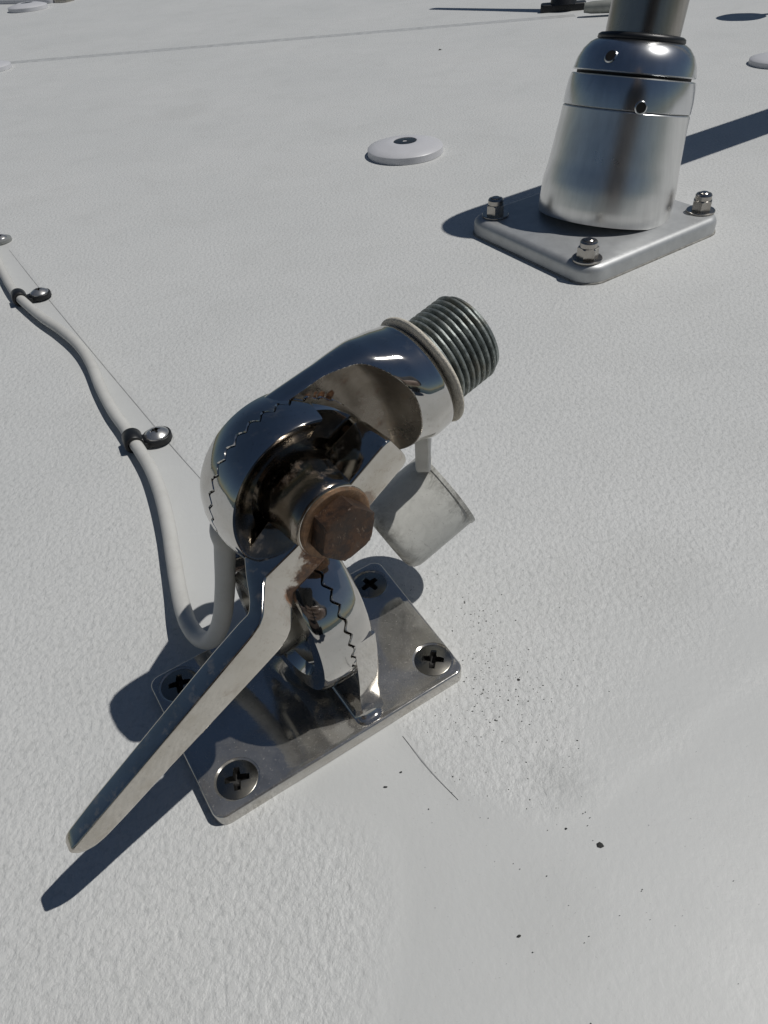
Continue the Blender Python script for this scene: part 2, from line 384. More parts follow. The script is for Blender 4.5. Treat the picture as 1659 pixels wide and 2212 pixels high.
for q in (A_[:6], A_[6:9]):
    cl_ = spline([at(x, y, 0) for x, y in q if -60 < y < 1800 and x > -50], 10); rows = []
    for i, p in enumerate(cl_):
        tt_ = cl_[min(i+1, len(cl_)-1)]-cl_[max(i-1, 0)]; tt_ /= np.linalg.norm(tt_); n2 = np.cross(Z_, tt_)
        wk = .022*min(1, i/6, (len(cl_)-1-i)/14)+.004
        rows.append([p+n2*wk*a_+Z_*(h_*.45) for a_, h_ in ((-1, -.012), (-.4, .022), (.4, .03), (1, -.012))])
    eo = mk('deck_panel_edge', grid(rows), MEDGE, None, 60); tag(eo, kind='structure')
wv = [(-60000, -60000, -220), (60000, -60000, -220), (60000, 60000, -220), (-60000, 60000, -220)]
sea = mk('water', (wv, [(0, 1, 2, 3)]), MW, None, None); tag(sea, kind='structure')
# hull side under the deck edge
hv, hf = slab(rpoly([(-259, -29), (259, -29), (259, 329), (-259, 329)], 20, 6), -219, -.3, 2)
hull = mk('hull', (hv, hf), MWHITE, None, 40); tag(hull, kind='structure')

sdv, sdf = slab(rpoly([(-259, -120), (259, -120), (259, -29.5), (-259, -29.5)], 10, 6), -219, -88, 2)
side = mk('side_deck', (sdv, sdf), MWHITE, None, 40); tag(side, kind='structure')
# ================================================================ RATCHET MOUNT
pc = np.array([-2.68, 12.38, 0]); PT = .42
mount = thing('ratchet_mount', pc, 'polished stainless ratchet mount with long lever, rusty bolt and threaded stud', 'antenna mount')
ta = R(29.6); u = np.array([math.cos(ta), math.sin(ta), 0]); v = np.array([-math.sin(ta), math.cos(ta), 0]); Z = np.array([0, 0, 1.])
cs = [at(*q, PT)[:2] for q in ((318, 1470), (815, 1207), (1006, 1445), (468, 1778))]
scr = [at(*q, PT) for q in ((388, 1477), (799, 1261.5), (935, 1424), (512, 1682))]
PLT = steel('plate_stainless', (.56, .55, .53), .05, .20, .10, wave=.00005, grime=.6, dust=.26)
plate = mk('base_plate', slab(rpoly(cs, .34), 0, PT, .08, 4), PLT, mount, 30)
# cut the countersinks
import bmesh
cutm = local('cut', lathe([(.26, -.3), (.34, -.12), (.61, .0), (.635, .2)], n=64), MDARK)
cuts = []
for p in scr:
    co = bpy.data.objects.new('cut', cutm); COL.objects.link(co); co.location = Vector(p)/100+Vector((0, 0, -.0002)); cuts.append(co)
    bm_ = plate.modifiers.new('b', 'BOOLEAN'); bm_.operation = 'DIFFERENCE'; bm_.object = co; bm_.solver = 'EXACT'
bpy.context.view_layer.update()
dg = bpy.context.evaluated_depsgraph_get(); nm = bpy.data.meshes.new_from_object(plate.evaluated_get(dg)); plate.modifiers.clear(); plate.data = nm
nm.materials.clear(); nm.materials.append(PLT)
for p_ in nm.polygons: p_.use_smooth = True; p_.material_index = 0
nm.set_sharp_from_angle(angle=R(30))
for co in cuts: bpy.data.objects.remove(co)
scm = local('screw', phillips(.585, .075, .32, .06, .56, .125), MSCREW, 28)
def darken(me, r, dome, depth):  # near-black faces put the shade of the cross recess into colour
    me.materials.append(MDARK)
    for q in me.polygons:
        c_ = q.center*100; rr_ = math.hypot(c_.x, c_.y)/r
        if rr_ < .75 and c_.z < dome*(1-rr_*rr_)-depth*.12: q.material_index = 1
darken(scm, .585, .075, .32)
for p, a in zip(scr, (R(12), R(40), R(-12), R(8))): inst('screw', scm, mount, p+[0, 0, -.045], a)

# ---- lower joint, axis along u
cl = np.array([-2.658, 12.763, 3.54]); RL = 2.64; uL = u*math.cos(.08)+v*math.sin(.08); vL = v*math.cos(.08)-u*math.sin(.08)
def Lp(vv, zz_, uu_): return cl+vL*vv+Z*zz_+uL*(uu_+.12)
TN = [random.Random(5).random()]+[0]*0; _tr = random.Random(5); TN = [_tr.random() for _ in range(64)]
def tooth(a, N=38, A=.085):
    q = (a*N/(2*math.pi)) % N; x = q % 1.0; t_ = 1-4*abs(x-.5); t_ = math.copysign(abs(t_)**.85, t_)
    return A*(t_*(.75+.35*TN[int(q) % 64]*min(1, 5*min(x, 1-x)))+.18*math.sin(a*7.3)*0)
NT = 432; TH = np.arange(NT)*2*math.pi/NT
def lowdisc(side, thick, gap):
    rows = []
    prof = [(0, .0, 0), (RL-.5, 0, 0), (RL-.42, 0, 1), (RL-.10, 0, 1), (RL-.035, gap*.5, 1), (RL, gap*3, .95), (RL-.004, .2, 0), (RL-.02, thick*.45, 0), (RL-.05, thick*.66, 0)]
    if side < 0: prof += [(RL-.10, thick-.07, 0), (RL-.16, thick, 0), (RL-.62, thick, 0), (RL-.72, thick-.3, 0), (1.0, thick-.34, 0)]
    else: prof += [(RL-.10, thick-.13, 0), (RL-.2, thick-.04, 0), (RL-.34, thick, 0), (1., thick+.02, 0)]
    for r_, h, kt in prof:
        rows.append([Lp(r_*math.cos(a), r_*math.sin(a), side*(h+gap)+(tooth(a)*kt)) for a in TH])
    return grid(rows[1:], cv=True, cap0=True, cap1=True)
# base half with its post, outline in the (v, z) plane
post = []
def vz(x, y, uo):
    d = ray(x, y); P0 = cl+u*uo; s_ = ((P0-C)@u)/(d@u); q = C+d*s_-cl; return q@v, q@Z
out = []
for a in np.linspace(R(200), R(-20), 2): pass
za = -cl[2]+PT-.02
outl = [(-2.62, .25), (-2.63, -.3), (-2.61, -.9), (-2.58, -1.5), (-2.50, -2.1), (-2.46, za+.35), (-2.50, za+.15), (-2.6, za-.05), (2.6, za-.05), (2.3, za+.2), (2.2, za+.5), (2.30, -2.0), (2.5, -1.0), (2.63, -.3)]
def extr(outline, w0, w1, br=.1):
    ol = np.array(outline); n = len(ol); c0 = ol.mean(0); rows = []
    for ins, wv_ in ((0, w0), (0, w1-br), (br*.3, w1-br*.3), (br, w1)):
        rows.append([Lp(*(p-(p-c0)/np.linalg.norm(p-c0)*ins), wv_) for p in ol])
    return grid(rows, cv=True, cap0=True, cap1=True)
basep = mk('post', join(lowdisc(1, .76, .011), extr(outl, .05, .77, .16)), MCHROME, mount, 30)
for d_, nm_ in ((0, 'fillet'),):
    # cast fillet where the post meets the plate
    fo = rpoly([(-2.62, .93), (2.5, .93), (2.5, .14), (-2.62, .14)], .28, 6); c0 = fo.mean(0); rows = []
    for k_, hz in ((1.10, PT-.002), (1.03, PT+.015), (.97, PT+.05), (.93, PT+.11), (.91, PT+.2), (.90, PT+.32)):
        rows.append([cl*[1, 1, 0]+v*(c0[0]+(p[0]-c0[0])*(1+(k_-1)*.6))+u*(c0[1]+(p[1]-c0[1])*(k_*.9+.02))+Z*hz for p in fo])
    mk('fillet', grid(rows, cv=True, cap0=True, cap1=True), MCHROME, basep, 40)

# ---- upper frame
SU = .93
cU = np.array([-2.18, 13.96, 6.51]); nn = np.array([.547, -.836, 0]); nn /= np.linalg.norm(nn); uu = np.array([-nn[1], nn[0], 0])
def Up(a, b_, w_): return C+SU*(cU+uu*a+Z*b_+nn*w_-C)
mo = org(mount)
hub = (Up(-.3, -.75, 1.75)-mo)/100
SPOTS = [(tuple(hub), .0075, .95), (tuple((Up(-1.5, -1.8, 1.6)-mo)/100), .004, .9), (tuple((Up(-.9, -1.35, 1.6)-mo)/100), .0045, .85), (tuple((Up(.95, .0, 1.7)-mo)/100), .003, .5)]
LEV = steel('lever_stainless', (.60, .57, .52), .05, .18, .18, SPOTS, wave=.0001, grime=.55)
BODY = steel('body_stainless', (.58, .57, .55), .03, .12, .05, [], wave=.00004)
RT = 2.3
CUPM = steel('dark_cup_stainless', (.36, .335, .30), .07, .26, .12, [(tuple((Up(1.55, 1.0, .4)-mo)/100), .0012, .7)], wave=.00005, grime=.7)  # dark reflection inside the cup put into the base colour, plus grime and rust
HUBM = steel('stained_hub_stainless', (.30, .265, .225), .10, .34, .45, [(tuple(hub), .0085, .8)], bmp=.00006, grime=.8)
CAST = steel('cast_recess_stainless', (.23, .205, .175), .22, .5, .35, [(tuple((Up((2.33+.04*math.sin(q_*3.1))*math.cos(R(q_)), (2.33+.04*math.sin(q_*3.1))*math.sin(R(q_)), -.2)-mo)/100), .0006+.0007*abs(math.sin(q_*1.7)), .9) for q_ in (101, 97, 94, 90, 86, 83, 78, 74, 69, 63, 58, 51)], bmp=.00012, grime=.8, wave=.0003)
# front cup of the upper joint: rim wall over one sector only, teeth behind
A0, A1 = R(73), R(222)
def cup_profile(a):
    inrim = A0 <= a % (2*math.pi) <= A1
    back = [(1.2, .012, 0), (RT-.42, .012, 0), (RT-.34, .012, 1), (RT-.10, .012, 1), (RT-.035, .018, 1), (RT, .048, .97), (RT-.005, .26, .0)]
    if inrim: f_ = [(RT-.05, .5, 0), (RT-.11, .76, 0), (RT-.15, .82, 0), (RT-.22, .80, 0), (1.86, .63, 0), (1.66, .50, 0), (1.50, .44, 0), (1.44, .42, 0), (1.42, .22, 0), (.6, .20, 0)]
    else: f_ = [(RT-.03, .36, 0), (RT-.06, .42, 0), (RT-.10, .46, 0), (RT-.2, .46, 0), (1.86, .44, 0), (1.66, .42, 0), (1.5, .40, 0), (1.44, .40, 0), (1.42, .22, 0), (.6, .20, 0)]
    return back+f_
th = sorted(list(np.arange(NT)*2*math.pi/NT)+[A0-.004, A0+.0001, A1-.0001, A1+.004])
cols = [[Up(r_*math.cos(a), r_*math.sin(a), h+tooth(a, 36, .105)*k_) for r_, h, k_ in cup_profile(a)] for a in th]
P = np.array(cols).transpose(1, 0, 2)
centre = mk('centre_piece', join(grid(P, cv=True, cap0=True, cap1=True), lowdisc(-1, .80, .011)), BODY, mount, 30)
centre.data.materials.append(CUPM); nv_ = len(cols)
for i in range(10, P.shape[0]-1):
    for j in range(nv_): centre.data.polygons[i*nv_+j].material_index = 1
# boss and neck that tie the cup to the lower half disc
ex_, ey_ = -v, Z
neck = []
for z_, u0, u1, v0, v1 in ((4.6, -.70, -.10, -1.0, 1.2), (5.4, -.72, -.10, -1.0, 1.2), (6.0, -.66, .25, -1.0, .2), (6.5, -.15, .8, -.95, -.2), (7.0, .15, .95, -.9, -.35)):
    rp = rpoly([(u0, v0), (u1, v0), (u1, v1), (u0, v1)], .16, 4); neck.append([np.array([cl[0], cl[1], 0])+u*p[0]+v*p[1]+Z*z_ for p in rp])
mk('neck', grid(neck, cv=True, cap0=True, cap1=True), LEV, centre, 35)
mk('pivot_nut', lathe([(1.25, .3), (1.25, 1.05), (1.15, 1.15), (.75, 1.15), (.7, .95), (0.0001, .95)], cl, -u, 48), MSCREW, centre, 35)

# ---- rear half of the upper joint: toothed disc growing into the stud collar
psi = .252
def Sp(s_, t_, w_):
    a, b_ = s_*math.cos(psi)-t_*math.sin(psi), s_*math.sin(psi)+t_*math.cos(psi); return Up(a, b_, w_)
rows = []
prof = [(1.2, -.012, 0), (RT-.42, -.012, 0), (RT-.34, -.012, 1), (RT-.10, -.012, 1), (RT-.035, -.018, 1), (RT, -.048, .97), (RT, -.26, 0), (RT-.02, -.5, 0), (RT-.10, -.78, 0), (RT-.24, -.92, 0), (RT-.5, -.98, 0), (.6, -1.0, 0)]
P = np.array([[Up(r_*math.cos(a), r_*math.sin(a), h+tooth(a, 36, .105)*k_) for a in TH] for r_, h, k_ in prof])
disc2 = grid(P, cv=True, cap0=True, cap1=True)
def lerp(x, xs, ys): return float(np.interp(x, xs, ys))
def smooth(x, xs, ys):
    i = max(0, min(len(xs)-2, int(np.searchsorted(xs, x)-1))); f_ = np.clip((x-xs[i])/(xs[i+1]-xs[i]), 0, 1); f_ = f_*f_*(3-2*f_); return ys[i]*(1-f_)+ys[i+1]*f_
_g = np.linspace(-1.6, 5.6, 1441); _k = np.exp(-.5*(np.arange(-60, 61)/22)**2); _k /= _k.sum()
def sm_tab(xs, ys):
    y = np.convolve(np.pad(np.interp(_g, xs, ys), 60, mode='edge'), _k, 'valid'); return lambda x: float(np.interp(x, _g, y))
f_hu = sm_tab([-.6, -.1, .5, 1.8, 3.1, 3.7, 4.3], [1.85, 2.12, 2.22, 2.16, 2.04, 1.84, 1.60])
f_hd = sm_tab([-.6, -.1, 1.2, 2.6, 3.4, 3.8, 4.3], [1.85, 2.1, 1.95, 1.40, 1.45, 1.64, 1.60])
f_ht = sm_tab([-.6, 2.0, 3.0, 3.8, 4.3], [.62, .74, 1.15, 1.60, 1.60])
f_ex = sm_tab([-.6, 2.2, 3.6, 4.6], [3.4, 3.0, 2.1, 2.0])
f_ed = sm_tab([-.6, 2.2, 2.95, 3.1, 3.75, 3.9], [-.24, -.24, -.02, .14, 1.7, 2.2])
SS = np.concatenate([np.linspace(-.6, 2.6, 44), np.linspace(2.64, 4.52, 110)])
NB = 300; rows = []; cutflags = []
for s_ in SS:
    cap_ = 1-max(0, (s_-4.25)/.27)**2.4*.13; hu, hd, ht, ex = f_hu(s_)*cap_, f_hd(s_)*cap_, f_ht(s_)*cap_, f_ex(s_); oc = -.376
    row = []; cutrow = []; cutflags.append(cutrow)
    for j in range(NB):
        a = 2*math.pi*j/NB; ca, sa = math.cos(a), math.sin(a)
        tq = math.copysign(abs(sa)**(2/ex), sa)*(hu if sa > 0 else hd); wq = oc+math.copysign(abs(ca)**(2/ex), ca)*ht
        # concave scoop cut into the front face
        se = s_-.10*tq+.22*max(tq-.6, 0)**2
        edge = f_ed(se)+.10*max(tq-.8, 0)**2
        wcut = wq > edge; wq = min(wq, edge); cutrow.append(bool(wcut))
        row.append(Sp(s_, tq, wq))
    rows.append(row)
bodyg = grid(rows, cv=True, cap0=True, cap1=True)
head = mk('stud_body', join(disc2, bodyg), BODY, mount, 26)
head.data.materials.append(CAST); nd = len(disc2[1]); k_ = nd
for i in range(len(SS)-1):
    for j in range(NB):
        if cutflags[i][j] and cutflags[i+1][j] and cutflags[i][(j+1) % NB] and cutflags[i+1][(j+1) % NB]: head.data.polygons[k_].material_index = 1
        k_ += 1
# threaded stud
PITCHT = .190; S0, S1 = 4.50, 6.48; RS = 1.275; rows = []
for s_ in np.arange(S0, S1-.06, PITCHT/12):
    row = []
    for j in range(120):
        a = 2*math.pi*j/120; ph = ((s_/PITCHT)-a/(2*math.pi)) % 1.0
        cut = (1-abs(2*ph-1)); cut = min(1, max(0, (cut-.10)/.62)); cut = cut*cut*(3-2*cut); rr = RS-.15*(1-cut)
        if s_ > S1-.22: rr = min(rr, RS-.06-(s_-(S1-.22))*.30)
        row.append(Sp(s_, rr*math.sin(a), -.376+rr*math.cos(a)))
    rows.append(row)
for s_, rr in ((S1-.02, 1.10), (S1, 1.04), (S1, .78), (S1-.6, .74)):
    rows.append([Sp(s_, rr*math.sin(2*math.pi*j/120), -.376+rr*math.cos(2*math.pi*j/120)) for j in range(120)])
stud = mk('threaded_stud', grid(rows, cv=True, cap0=True, cap1=True), MTHREAD, mount, 40)

# ---- lever: stations (l along the lever, m top, m low, w back, w front) in the upper frame
ld = np.array([.853, .522]); ld /= np.linalg.norm(ld); lm_ = np.array([-ld[1], ld[0]])
def Lv(l, m_, w_): a, b_ = ld*l+lm_*m_; return Up(a, b_, w_)
ST = [(2.30, .02, -.50, .95, 1.6), (2.27, .20, -.68, .72, 1.74), (2.19, .30, -.80, .62, 1.79), (2.02, .335, -.84, .56, 1.80), (1.0, .34, -.84, .48, 1.80),
      (0, .34, -.84, .45, 1.80), (-1.1, .36, -.84, .50, 1.78), (-1.85, .38, -.85, .62, 1.70), (-2.12, .40, -.86, .66, 1.68), (-2.42, .40, -.86, 1.15, 2.02), (-2.72, .39, -.86, 1.72, 2.36),
      (-2.95, .38, -.86, 1.96, 2.47), (-3.25, .375, -.88, 1.92, 2.50), (-4.2, .37, -.81, 1.89, 2.50), (-5.6, .36, -.69, 1.90, 2.50), (-7.2, .365, -.55, 1.93, 2.50),
      (-8.6, .38, -.45, 1.96, 2.50), (-9.25, .385, -.38, 2.00, 2.50), (-9.5, .38, -.30, 2.01, 2.50), (-9.66, .36, -.18, 2.03, 2.49), (-9.76, .31, -.04, 2.08, 2.46)]
ls = np.array(ST)
def lever_rows():
    fine = []
    for i in range(len(ls)-1):
        k_ = 6 if abs(ls[i+1][0]-ls[i][0]) < .5 else 10
        for j in range(k_): fine.append(ls[i]+(ls[i+1]-ls[i])*j/k_)
    fine.append(ls[-1]); fine = np.array(fine)
    for _ in range(2):
        f2_ = fine.copy(); f2_[1:-1] = fine[:-2]*.25+fine[1:-1]*.5+fine[2:]*.25; fine = f2_
    rows = []
    for l, mt_, ml, wb, wf in fine:
        row = []; r_ = min(.075, (mt_-ml)*.3, (wf-wb)*.3)
        rl_ = min(.17, (mt_-ml)*.3, (wf-wb)*.42)
        for (cm, cw, a0, rc) in ((mt_, wf, 0, r_), (ml, wf, -90, rl_), (ml, wb, 180, rl_), (mt_, wb, 90, r_)):
            # corner arcs in the (w, m) plane
            sm_, sw = (-1 if cm == mt_ else 1), (-1 if cw == wf else 1)
            arc = []
            for q in range(7):
                a = R(90*q/6); arc.append((cm+sm_*rc*(1-math.sin(a)), cw+sw*rc*(1-math.cos(a))))
            if (cm == mt_) != (cw == wf): arc = arc
            if (cm, cw) in ((ml, wf), (mt_, wb)): pass
            # keep a continuous loop: top-front (top->front), low-front (front->low), low-back (low->back), top-back (back->top)
            if cm == mt_ and cw == wf: arc = arc[::-1]
            if cm == ml and cw == wb: arc = arc[::-1]
            row += [Lv(l, x, y) for x, y in arc]
        rows.append(row)
    return grid(rows, cv=True, cap0=True, cap1=True)
hubo = np.array([0, -.12])
boss = lathe([(.62, .20), (1.22, .20), (1.17, .55), (1.12, 1.0), (1.09, 1.60), (1.06, 1.75), (1.0, 1.80), (.4, 1.80)], (0, 0, 0), (0, 0, 1), 96)
bv = np.array(boss[0]); bvw = np.array([Up(p[0]+hubo[0], p[1]+hubo[1], p[2]) for p in bv])
lr_ = lever_rows(); lever = mk('lever', join(lr_, (bvw, boss[1])), LEV, mount, 40)
lever.data.materials.append(HUBM)
for q_ in range(len(lr_[1]), len(lr_[1])+96*6): lever.data.polygons[q_].material_index = 1
def uplathe(prof, oc, n=72):
    V_, F_ = lathe(prof, (0, 0, 0), (0, 0, 1), n); V_ = np.array(V_); return np.array([Up(p[0]*1+oc[0], p[1]+oc[1], p[2]) for p in V_]), F_
WSH = steel('washer_stainless', (.34, .25, .17), .25, .45, .75, [(tuple(hub), .02, .55)])
mk('washer', uplathe([(.4, 1.79), (.95, 1.79), (.98, 1.82), (.98, 1.88), (.94, 1.91), (.82, 1.91), (.74, 1.89)], hubo), WSH, mount, 30)
frame = (Up(0, 0, 0), uu*SU, Z*SU, nn*SU)
mk('bolt', hexbar(hubo[0]+.0, hubo[1]+.03, .80, 1.9, 2.44, frame, R(15), .045), MRUST, mount, 24)

# ---- rubber gasket, strap and cap (one moulding hanging on the stud)
gp = Sp(4.6, -1.6, -.376)
capt = thing('stud_cap', (gp[0], gp[1], 0), 'off-white rubber screw cap hanging by its strap below the threaded stud', 'cap')
rows = []
for r_, h in ((1.30, 4.55), (1.60, 4.55), (1.64, 4.565), (1.66, 4.60), (1.65, 4.65), (1.60, 4.68), (1.32, 4.68)):
    rows.append([Sp(h+(.04*math.sin(2*math.pi*j/120+.9)+.012*math.sin(2*math.pi*j/120*5))*(r_ > 1.4)+.03*max(0, -math.sin(2*math.pi*j/120)), (r_+.05*max(0, -math.sin(2*math.pi*j/120+.4)))*math.sin(2*math.pi*j/120), -.376+r_*math.cos(2*math.pi*j/120)) for j in range(120)])
mk('gasket', grid(rows, cu=True, cv=True), MGASK, capt, 50)
K0 = at(891, 1235, 2.0); ax = (.76*Rv+.64*Uv); ax /= np.linalg.norm(ax); bx = (-.71*Rv+.71*Uv); bx -= ax*(bx@ax); bx /= np.linalg.norm(bx)
CL, CD = 2.45, 2.58
c0_ = K0+bx*CD/2; rr_ = CD/2
prof = [(0.0001, .0), (rr_-.36, .0), (rr_-.2, .04), (rr_-.08, .14), (rr_-.01, .32), (rr_, .5), (rr_, CL-.16), (rr_+.03, CL-.13), (rr_+.03, CL-.01), (rr_-.02, CL), (rr_-.12, CL), (rr_-.12, .2), (0.0001, .18)]
V_, F_ = lathe(prof, (0, 0, -CL/2), (0, 0, 1), 72)
capm = local('cap', (V_, F_), MCAP, 30)
co = inst('cap', capm, capt, c0_+ax*CL/2)
co.rotation_euler = Vector(ax).to_track_quat('Z', 'Y').to_euler()
K3 = K0+bx*(CD-.05)+ax*(CL-.2)
sp_ = spline([at(914, 930, 7.2), at(914, 955, 6.7), at(914, 985, 5.9), at(915, 1010, 5.2), K3-bx*.12+ax*.25, K3-bx*.45+ax*-.1], 8)
rows = []
for i, p in enumerate(sp_):
    tt_ = sp_[min(i+1, len(sp_)-1)]-sp_[max(i-1, 0)]; tt_ /= np.linalg.norm(tt_); sx_ = Rv*.80-Fv*.5; sx_ -= tt_*(sx_@tt_); sx_ /= np.linalg.norm(sx_); sy_ = np.cross(tt_, sx_)
    k_ = i/(len(sp_)-1); hw = .20+.10*max(0, k_-.8)*5; ht_ = .13
    rows.append([p+sx_*a_*hw+sy_*b_*ht_ for a_, b_ in ((-1, -.7), (-.8, -1), (.8, -1), (1, -.7), (1, .7), (.8, 1), (-.8, 1), (-1, .7))])
mk('strap', grid(rows, cv=True, cap0=True, cap1=True), MCABLE, capt, 40)

# ================================================================ CABLE
CR = .27
zoom5 = [((-40, 130), .36), ((-10, 215), .36), ((35, 305), .36), ((72, 365), .36), ((112, 405), .36), ((200, 480), .36), ((290, 540), .38), ((375, 615), .38), ((430, 700), .36), ((475, 810), .36), ((530, 915), .36), ((590, 1000), .36), ((628, 1060), .36), ((662, 1110), .36), ((715, 1200), .42),
         ((760, 1320), .5), ((795, 1470), .5), ((815, 1600), .5), ((838, 1740), .55), ((862, 1850), .75), ((895, 1935), .95), ((945, 1992), 1.15), ((1003, 1990), 1.6), ((1045, 1900), 2.6), ((1060, 1740), 4.0), ((1058, 1560), 5.4), ((1062, 1400), 6.4)]
pts = [at((x/1.196)/1.8228, (y/1.196+850)/1.8228, z_) for (x, y), z_ in zoom5]
pts += [Sp(1.2, -.4, -2.6), Sp(2.6, -.1, -2.2), Sp(3.3, 0, -1.2)]
cable = mk('antenna_cable', tube(spline(pts, 8), CR, 24), MCABLE, None, 60)
tag(cable, 'off-white round cable clipped to the deck and looping up behind the mount', 'cable')
# ---- P-clamps
panm = local('screw_head', phillips(.58, .24, .2, .08, .42, .085, 32, 96, .06), MDOME, 30); darken(panm, .58, .24, .2)
for (cpx, spx, lab) in (((628, 1060), (742, 1040), 'black cable clamp with domed screw nearest the ratchet mount'), ((92, 385), (190, 372), 'black cable clamp with domed screw near the left edge of the photo')):
    pc_ = at((cpx[0]/1.196)/1.8228, (cpx[1]/1.196+850)/1.8228, .36); ps_ = at((spx[0]/1.196)/1.8228, (spx[1]/1.196+850)/1.8228, .2)
    cl_t = thing('cable_clamp', (ps_[0], ps_[1], 0), lab, 'clamp', 'P-clamps holding the cable')
    e1 = ps_-pc_; e1[2] = 0; dlen = np.linalg.norm(e1); e1 /= dlen; e2 = np.cross(Z, e1)
    # band round the cable: strip swept round, ends on the tab
    rows = []
    ri, ro, hw = .28, .42, .40
    for a in np.linspace(R(-60), R(252), 40):
        dv = e1*math.cos(a+R(30))+Z*math.sin(a+R(30)); dv = e1*math.cos(a)+Z*math.sin(a)
        base_ = np.array([pc_[0], pc_[1], .38])
        rows.append([base_+dv*rr+e2*s_ for rr, s_ in ((ri, -hw), (ro-.03, -hw), (ro, -hw+.04), (ro, hw-.04), (ro-.03, hw), (ri, hw))])
    band = grid(rows, cv=True, cap0=True, cap1=True)
    tabo = rpoly([(-.62, -.60), (.62, -.60), (.62, .60), (-.62, .60)], .585, 12)
    sh = np.array([(p if p[0] > 0 else (p[0]*1.0, p[1])) for p in tabo])
    V1, F1 = slab(sh, .10, .36, .06, 3)
    V1 = np.array([np.array([ps_[0], ps_[1], 0])+e1*p[0]+e2*p[1]+Z*p[2] for p in V1])
    nk = rpoly([(-dlen+.1, -.40), (-.3, -.40), (-.3, .40), (-dlen+.1, .40)], .05, 3)
    V2, F2 = slab(nk, .06, .30, .05, 3); V2 = np.array([np.array([ps_[0], ps_[1], 0])+e1*p[0]+e2*p[1]+Z*p[2] for p in V2])
    mk('clamp_band', join(band, (V1, F1), (V2, F2)), MRUB, cl_t, 40)
    inst('screw_head', panm, cl_t, np.array([ps_[0], ps_[1], .38]), .5, .93)
# washer-headed screw on the gutter, left edge
p = at(4, 522); t_ = thing('deck_screw', p, 'round washer-headed screw cut by the left edge, above the cable', 'screw')
mk('washer', lathe([(.2, 0), (.68, 0), (.72, .06), (.70, .22), (.60, .27), (.2, .27)], p, n=48), plain('nylon_washer', (.33, .34, .33), .35, .2), t_)
inst('screw_head', panm, t_, p+[0, 0, .28], .9, .85)

# ================================================================ WHITE DECK PLUGS
pl_me = local('cover', lathe([(3.05, 0), (3.08, .05), (3.06, .50), (3.0, .56), (2.4, .74), (1.6, .90), (1.08, .97), (.97, .95), (.95, .90)], n=96), MWHITE, 30)
pl_sc = local('centre_screw', phillips(.93, .03, .25, .02, .22, .14, 24, 72, .1), MSCREW, 30)
plugs = [((876, 331), 1.0, 'white round deck cover with dark centre screw, left of the handrail base'), ((-24, 152), 1.0, 'white round deck cover cut by the left edge of the photo'), ((1678, 137), .85, 'white round deck cover cut by the right edge of the photo'), ((62, 21), 1.25, 'white round deck cover at the far top left by the hatch rim')]
for q, sc_, lab in plugs:
    p = at(*q); t_ = thing('deck_cover', p, lab, 'deck cover', 'round white deck covers'); inst('cover', pl_me, t_, p, 0, sc_); inst('centre_screw', pl_sc, t_, p+[0, 0, .93*sc_], .4, sc_)

# ================================================================ HANDRAIL STANCHION
Lc, Bc, Rc = at(1021, 501)[:2], at(1269, 617.5)[:2], at(1546, 499)[:2]; Tc = Lc+Rc-Bc
q4 = [Lc, Tc, Rc, Bc]; ctr = sum(q4)/4; q4 = [ctr+(p-ctr)*1.055 for p in q4]
rail = thing('handrail', (ctr[0], ctr[1], 0), 'silver handrail stanchion with brushed sleeve on a four-bolt square flange', 'handrail')
mk('flange', slab(rpoly(q4, 1.25, 10), 0, 1.0, .42, 7), MFLANGE, rail, 40)
sealant = rpoly([ctr+(p-ctr)*1.012 for p in q4], 1.3, 10)
mk('sealant', slab(sealant, 0, .09, .05, 2), plain('sealant', (.33, .32, .29), .7, 0, .25, 300), rail, 60)
nutm = local('nut', join(hexbar(0, 0, .58, 0, .62, (np.zeros(3), np.array([1., 0, 0]), np.array([0, 1., 0]), Z), 0, .06, 48), lathe([(.47, .55), (.47, .86), (.42, .93), (.31, .95), (.30, .88)], n=36), lathe([(.28, .5), (.28, .98), (.22, 1.02), (0.0001, 1.02)], n=24)), MNUT, 28)
wsm = local('washer', lathe([(.3, 0), (.80, 0), (.82, .03), (.82, .10), (.79, .13), (.3, .13)], n=48), MNUT, 30)
bl = [at(1070, 466, 1.0), at(1268, 560, 1.0), at(1513, 457, 1.0)]; bl.append(bl[0]+bl[2]-bl[1])
for k_, p in enumerate(bl):
    n_o = inst('nut', nutm, rail, p+[0, 0, .11], [.3, .9, .1, .5][k_]); w_o = inst('washer', wsm, n_o, org(rail)+[0, 0, -.11], 0)
PB = at(1302, 456, 1.0); PD = np.array([.16, .17, 1.0]); PD /= np.linalg.norm(PD)
def along(s_): return PB+PD*s_
mk('sleeve', lathe([(3.6, -.35), (3.82, -.30), (3.90, -.1), (3.92, .5), (3.93, 1.2), (3.90, 1.7), (3.80, 2.3), (3.74, 2.9), (3.66, 3.8), (3.58, 4.8), (3.55, 5.40), (3.50, 5.46), (3.3, 5.46)], PB, PD, 128), MSLEEVE, rail, 25)
mk('lower_collar', lathe([(3.3, 5.48), (3.50, 5.49), (3.55, 5.54), (3.54, 6.1), (3.47, 6.7), (3.41, 6.98), (3.33, 7.04), (3.0, 7.05)], PB, PD, 128), MCOLLAR, rail, 25)
mk('collar_gap', lathe([(2.6, 5.4), (3.12, 5.4), (3.12, 7.4), (2.6, 7.4)], PB, PD, 64), MDARK, rail, 40)
mk('upper_collar', lathe([(3.0, 7.17), (3.30, 7.18), (3.35, 7.24), (3.22, 7.75), (2.98, 8.2), (2.68, 8.52), (2.42, 8.68), (2.1, 8.72)], PB, PD, 128), MCOLLAR, rail, 25)
